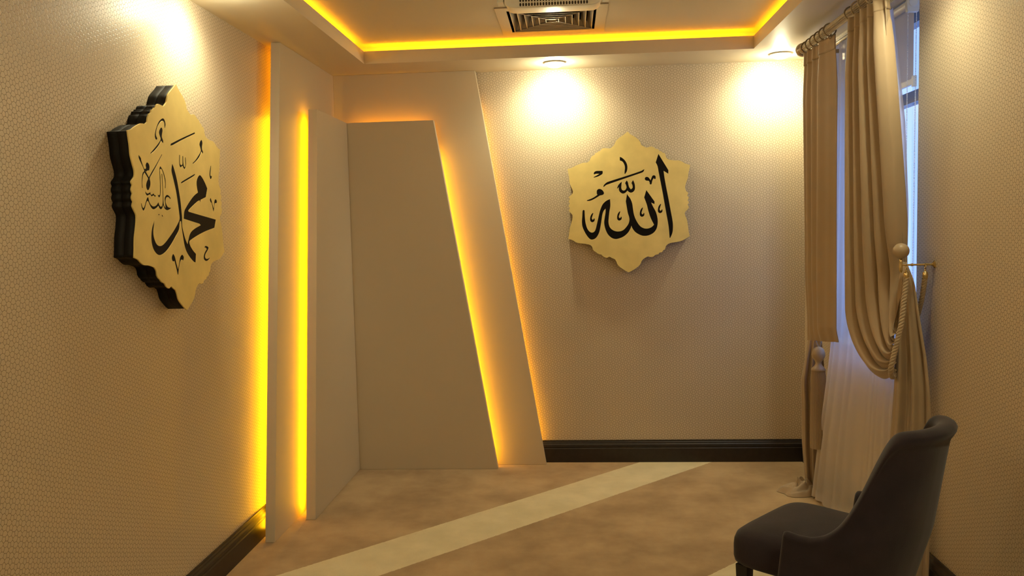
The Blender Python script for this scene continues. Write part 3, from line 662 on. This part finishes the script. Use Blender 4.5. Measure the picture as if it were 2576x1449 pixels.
# rope
def bez(p, n=40):
    out = []
    segs = len(p) - 1
    for s in range(segs):
        a, b, c, d = (Vector(p[max(0, min(segs, s + k))]) for k in (-1, 0, 1, 2))
        for i in range(n):
            t_ = i / n; out.append(.5 * ((2 * b) + (c - a) * t_ + (2 * a - 5 * b + 4 * c - d) * t_ ** 2 + (3 * b - a - 3 * c + d) * t_ ** 3))
    out.append(Vector(p[-1])); return out
def rope(bm, path, r, strands=3, pitch=.045):
    n = len(path); L = [0]
    for a, b in zip(path, path[1:]): L.append(L[-1] + (b - a).length)
    nrm = None; fr = []
    for i in range(n):
        tt = (path[min(i + 1, n - 1)] - path[max(0, i - 1)]).normalized()
        if nrm is None: nrm = tt.orthogonal().normalized()
        nrm = (nrm - tt * nrm.dot(tt)).normalized(); fr.append((nrm.copy(), tt.cross(nrm)))
    for s in range(strands):
        pts = []
        for i in range(n):
            a = 2 * pi * (L[i] / pitch + s / strands)
            pts.append(path[i] + (fr[i][0] * cos(a) + fr[i][1] * sin(a)) * r * .52)
        tube(bm, pts, r * .56, 8)
t = empty('rope_tieback', (HX, HY, HZ)); tag(t, 'twisted beige tieback cord looped round the near drape from the brass hook', 'curtain cord')
f1 = (HX + .022, HY - .004, HZ - .020); f2 = (XR - .040, HY - .004, HZ - .020)
pth = bez([(f1[0], f1[1], f1[2] - .034), (1.462, 3.70, 1.33), (1.440, 3.68, 1.20), (1.412, 3.675, 1.08), (1.400, 3.685, .995), (1.440, 3.76, .955), (1.50, 3.83, 1.03), (1.548, 3.82, 1.16), (f2[0] + .004, 3.76, 1.29), (f2[0], f2[1], f2[2] - .034)], 26)
bm = bmesh.new(); rope(bm, pth, .0115); fixn(bm); mesh_obj('twisted_rope', bm, M_CORD, t, True)
for f_ in (f1, f2):
    bm = bmesh.new(); lathe(bm, [(.010, -.042), (.0115, -.038), (.0115, -.016), (.009, -.012), (.004, -.009), (.0045, -.004), (.003, .0)], f_, 'z', 20)
    tube(bm, [(f_[0], f_[1] + .007 * cos(a * pi / 8), f_[2] + .010 + .011 * sin(a * pi / 8)) for a in range(16)], .0016, 6, True)
    fixn(bm); mesh_obj('ferrule', bm, M_BRASS, t, 40)

# tassel hanging at the far drape
tx, ty, tz = 1.435, 4.865, .885
t = empty('tassel', (tx, ty, tz + .12)); tag(t, 'big beige tassel with ball head hanging below the far drape', 'tassel')
bm = bmesh.new(); rope(bm, bez([(tx + .004, ty, tz + .035), (tx + .018, ty + .01, tz + .08), (tx + .030, ty + .05, tz + .15)], 20), .005); rope(bm, bez([(tx, ty, tz + .035), (tx - .014, ty + .01, tz + .08), (tx - .01, ty + .05, tz + .15)], 20), .005)
fixn(bm); mesh_obj('cord', bm, M_CORD, t, True)
bm = bmesh.new(); lathe(bm, [(.004, .044), (.018, .040), (.030, .028), (.0375, .008), (.0385, -.006), (.034, -.022), (.024, -.036), (.017, -.046), (.016, -.056), (.022, -.068), (.033, -.080), (.0405, -.090), (.0405, -.098)], (tx, ty, tz), 'z', 36)
fixn(bm); mesh_obj('ball_head', bm, M_KNOB, t, True)
bm = bmesh.new(); n = 72; R_ = []
for z, r in ((-.098, .036), (-.13, .040), (-.22, .042), (-.34, .043), (-.56, .045)):
    R_.append([bm.verts.new((tx + (r + .0014 * (1 if i % 2 else -1)) * cos(2 * pi * i / n), ty + (r + .0014 * (1 if i % 2 else -1)) * sin(2 * pi * i / n), tz + z)) for i in range(n)])
for a, b in zip(R_, R_[1:]):
    for i in range(n): bm.faces.new((a[i], a[(i + 1) % n], b[(i + 1) % n], b[i]))
bm.faces.new(R_[0]); bm.faces.new(R_[-1]); fixn(bm); mesh_obj('fringe', bm, M_DRAPE, t)

# roller blind
BX = 1.66
t = empty('roller_blind', (BX, 4.65, 2.70)); tag(t, 'half-lowered white roller blind with beaded chains in the window niche', 'blind')
bm = bmesh.new(); lathe(bm, [(.019, 4.165), (.019, 5.13)], (BX, 0, 2.705), 'y', 24); fixn(bm); mesh_obj('roller', bm, M_WHITE, t, 40)
bm = bmesh.new(); box(bm, BX + .0190, BX + .0195, 4.175, 5.12, 2.345, 2.705); mesh_obj('blind_fabric', bm, M_BLIND, t)
bm = bmesh.new(); box(bm, BX + .012, BX + .026, 4.173, 5.122, 2.318, 2.345); bevel(bm, .004, 2); mesh_obj('bottom_bar', bm, M_PLASTIC, t)
bm = bmesh.new(); box(bm, BX + .010, BX + .028, 4.155, 4.1725, 2.305, 2.358); mesh_obj('end_cap', bm, M_PLASTIC, t)
bm = bmesh.new()
sh = [(.030 * cos(a), .030 * sin(a)) for a in [pi * k / 10 for k in range(11)]] + [(-.028, -.030), (-.026, -.043), (.026, -.043), (.028, -.030)]
prism(bm, [(BX + a, 4.135, 2.700 + b) for a, b in sh], (0, .026, 0)); lathe(bm, [(.022, 4.130), (.024, 4.1345)], (BX, 0, 2.702), 'y', 24)
fixn(bm); bevel(bm, .002, 1, 50); mesh_obj('clutch', bm, M_PLASTIC, t, 30)
for dx in (-.020, .020):
    bm = bmesh.new(); z = 2.655; k = 0
    while z > 1.35:
        bmesh.ops.create_icosphere(bm, subdivisions=1, radius=.0030, matrix=Matrix.Translation((BX + dx - .004 * (2.655 - z) * (1 if dx > 0 else 0), 4.148, z))); z -= .0078
    box(bm, BX + dx - .0006, BX + dx + .0006, 4.1474, 4.1486, 1.35, 2.658)
    mesh_obj('bead_chain', bm, M_CHAIN, t, True)

# ------------------------------------------------------------ chair
th = .835
t = empty('armchair', (.948, 3.099, 0), th); tag(t, 'dark grey velvet chair with scrolled barrel back at the lower right, by the drape', 'chair')
def cobj(name, bm, m, smooth=True): return mesh_obj(name, bm, m, t, smooth, world=False)
# seat cushion: rounded box
bm = bmesh.new(); NS = 40; rings = []
def sup(a, rx, ry, e): 
    c_, s_ = cos(a), sin(a); return (rx * abs(c_) ** (2 / e) * (1 if c_ > 0 else -1), ry * abs(s_) ** (2 / e) * (1 if s_ > 0 else -1))
prof = [(.82, .362), (.94, .364), (.985, .374), (1.0, .392), (1.0, .435), (.992, .457), (.965, .477), (.90, .491), (.78, .500), (.55, .507), (.25, .511), (.02, .512)]
for k, z in prof:
    ring_ = []
    for i in range(NS * 2):
        x, y = sup(2 * pi * i / (NS * 2), .262 * k, .258 * k, 6 if k > .5 else 3); 
        x *= 1 + .05 * (y / .25) - .02
        ring_.append(bm.verts.new((x, y + .024, z)))
    rings.append(ring_)
for a, b in zip(rings, rings[1:]):
    for i in range(NS * 2): bm.faces.new((a[i], a[(i + 1) % (NS * 2)], b[(i + 1) % (NS * 2)], b[i]))
bm.faces.new(rings[0][::-1]); bm.faces.new(rings[-1]); fixn(bm); cobj('seat', bm, M_CHAIR)
# barrel back with low arms
LOW = [(0, (0, -.262)), (.12, (.062, -.260)), (.25, (.135, -.240)), (.38, (.200, -.195)), (.5, (.243, -.135)), (.65, (.268, -.075)), (.8, (.282, -.02)), (1, (.292, .035))]
MID = [(0, (0, -.345)), (.12, (.075, -.342)), (.25, (.160, -.315)), (.38, (.228, -.262)), (.5, (.268, -.195)), (.65, (.288, -.13)), (.8, (.296, -.07)), (1, (.302, -.005))]
TOP = [(0, (0, -.412)), (.12, (.064, -.408)), (.25, (.126, -.384)), (.34, (.166, -.352)), (.40, (.190, -.320)), (.5, (.215, -.270)), (.65, (.24, -.23)), (.8, (.26, -.14)), (1, (.27, -.05))]
HT = [(0, .965), (.30, .962), (.36, .958), (.39, .945), (.41, .915), (.43, .86), (.455, .79), (.485, .72), (.52, .66), (.57, .615), (.64, .585), (.74, .568), (.86, .566), (1, .572)]
def tab(T, a, k): return interp([(q[0], q[1][k]) for q in T], a)
def hgt(a):   # smoothed
    return sum(interp(HT, a + d) for d in (-.02, -.01, 0, .01, .02)) / 5
def pt(tv, z):
    a = abs(tv); s = 1 if tv >= 0 else -1
    def at(T):
        xs = sum(tab(T, min(1, max(-1, abs(a + d))), 0) * (1 if a + d >= 0 else -1) for d in (-.05, 0, .05)) / 3 if a < .95 else tab(T, a, 0)
        ys = sum(tab(T, min(1, abs(a + d)), 1) for d in (-.05, 0, .05)) / 3 if a < .95 else tab(T, a, 1)
        return xs, ys
    if z < .56: k = sst(.18, .60, z) if False else (z - .28) / .28; p = [lerp(x, y, k) for x, y in zip(at(LOW), at(MID))]
    else: k = (z - .56) / .39; p = [lerp(x, y, k) for x, y in zip(at(MID), at(TOP))]
    return Vector((s * p[0], p[1] + .014, z))
bm = bmesh.new(); NT, NZ = 90, 26; ZB = .285
cols = []
for i in range(NT + 1):
    tv = -1 + 2 * i / NT; H = hgt(abs(tv)); top_r = .026
    dt = .01; ta, tb = max(-1, tv - dt), min(1, tv + dt)
    col_o, col_i = [], []
    backness = 1 - sst(.38, .46, abs(tv))
    for j in range(NZ + 1):
        z = lerp(ZB, H - .012, j / NZ); c = pt(tv, z); d = pt(tb, z) - pt(ta, z); d.z = 0; d.normalize()
        nrm = Vector((d.y, -d.x, 0))           # outward
        zz = H - z; bul = backness * .020 * sst(.085, .045, zz) if zz < .085 else 0
        bul = backness * .019 * (1 - sst(.052, .064, zz))
        o_ = .024 + bul; i_ = -.026 - .004 * (1 - sst(.03, .08, zz))
        if zz < .03: q = sqrt(max(0, 1 - ((.03 - zz) / .03) ** 2 * .75)); o_ *= q; i_ *= q
        if backness * bul > 0 and zz > .040: o_ = lerp(o_, .024, sst(.046, .062, zz))
        endr = 1 - .0
        col_o.append(c + nrm * o_); col_i.append(c + nrm * i_)
    c = pt(tv, H); cols.append(col_o + [c + Vector((0, 0, .001))] + col_i[::-1])
vs = [[bm.verts.new(p) for p in col] for col in cols]
m_ = len(vs[0])
for i in range(NT):
    for j in range(m_):
        bm.faces.new((vs[i][j], vs[i + 1][j], vs[i + 1][(j + 1) % m_], vs[i][(j + 1) % m_]))
# rounded ends of the arms
for col, s in ((vs[0], -1), (vs[-1], 1)):
    ctr = []
    for k in range(NZ + 1): ctr.append((col[k].co + col[m_ - 1 - k].co) / 2)
    half = NZ + 1
    mid = [bm.verts.new(ctr[k] + Vector((0, .016, 0))) for k in range(half)] + [bm.verts.new(col[half].co + Vector((0, .008, -.008)))]
    for k in range(half):
        o1, o2 = col[k], col[k + 1]; i1, i2 = col[m_ - 1 - k], col[m_ - 2 - k] if k < half - 1 else col[half]
        bm.faces.new((o1, o2, mid[k + 1], mid[k])) if o2 is not mid[k + 1] else None
        if k < half - 1: bm.faces.new((i1, mid[k], mid[k + 1], i2))
        else: bm.faces.new((i1, mid[k], mid[k + 1])) if False else bm.faces.new((i1, mid[k], mid[k + 1], col[half]))
    bm.faces.new((col[0], mid[0], col[m_ - 1]))
bmesh.ops.remove_doubles(bm, verts=bm.verts, dist=1e-5); fixn(bm); ob = cobj('barrel_back', bm, M_CHAIR)
ss = ob.modifiers.new('smooth', 'SUBSURF'); ss.levels = 1; ss.render_levels = 1
bm = bmesh.new(); box(bm, -.20, .20, -.20, .20, .345, .366); bevel(bm, .01, 2); cobj('seat_frame', bm, M_CHAIR, 40)
for sx, sy, lean in ((-1, 1, 0), (1, 1, 0), (-1, -1, .05), (1, -1, .05)):
    bm = bmesh.new(); q = []
    for z, w in ((0, .015), (.362, .025)):
        cx_, cy_ = sx * .212, (.226 if sy > 0 else -.19 - lean * (1 - z / .362))
        q.append([(cx_ - w, cy_ - w, z), (cx_ + w, cy_ - w, z), (cx_ + w, cy_ + w, z), (cx_ - w, cy_ + w, z)])
    a, b = [[bm.verts.new(p) for p in r] for r in q]
    for i in range(4): bm.faces.new((a[i], a[(i + 1) % 4], b[(i + 1) % 4], b[i]))
    bm.faces.new(a[::-1]); bm.faces.new(b); fixn(bm); bevel(bm, .003, 2); cobj('leg', bm, M_LEG, 40)
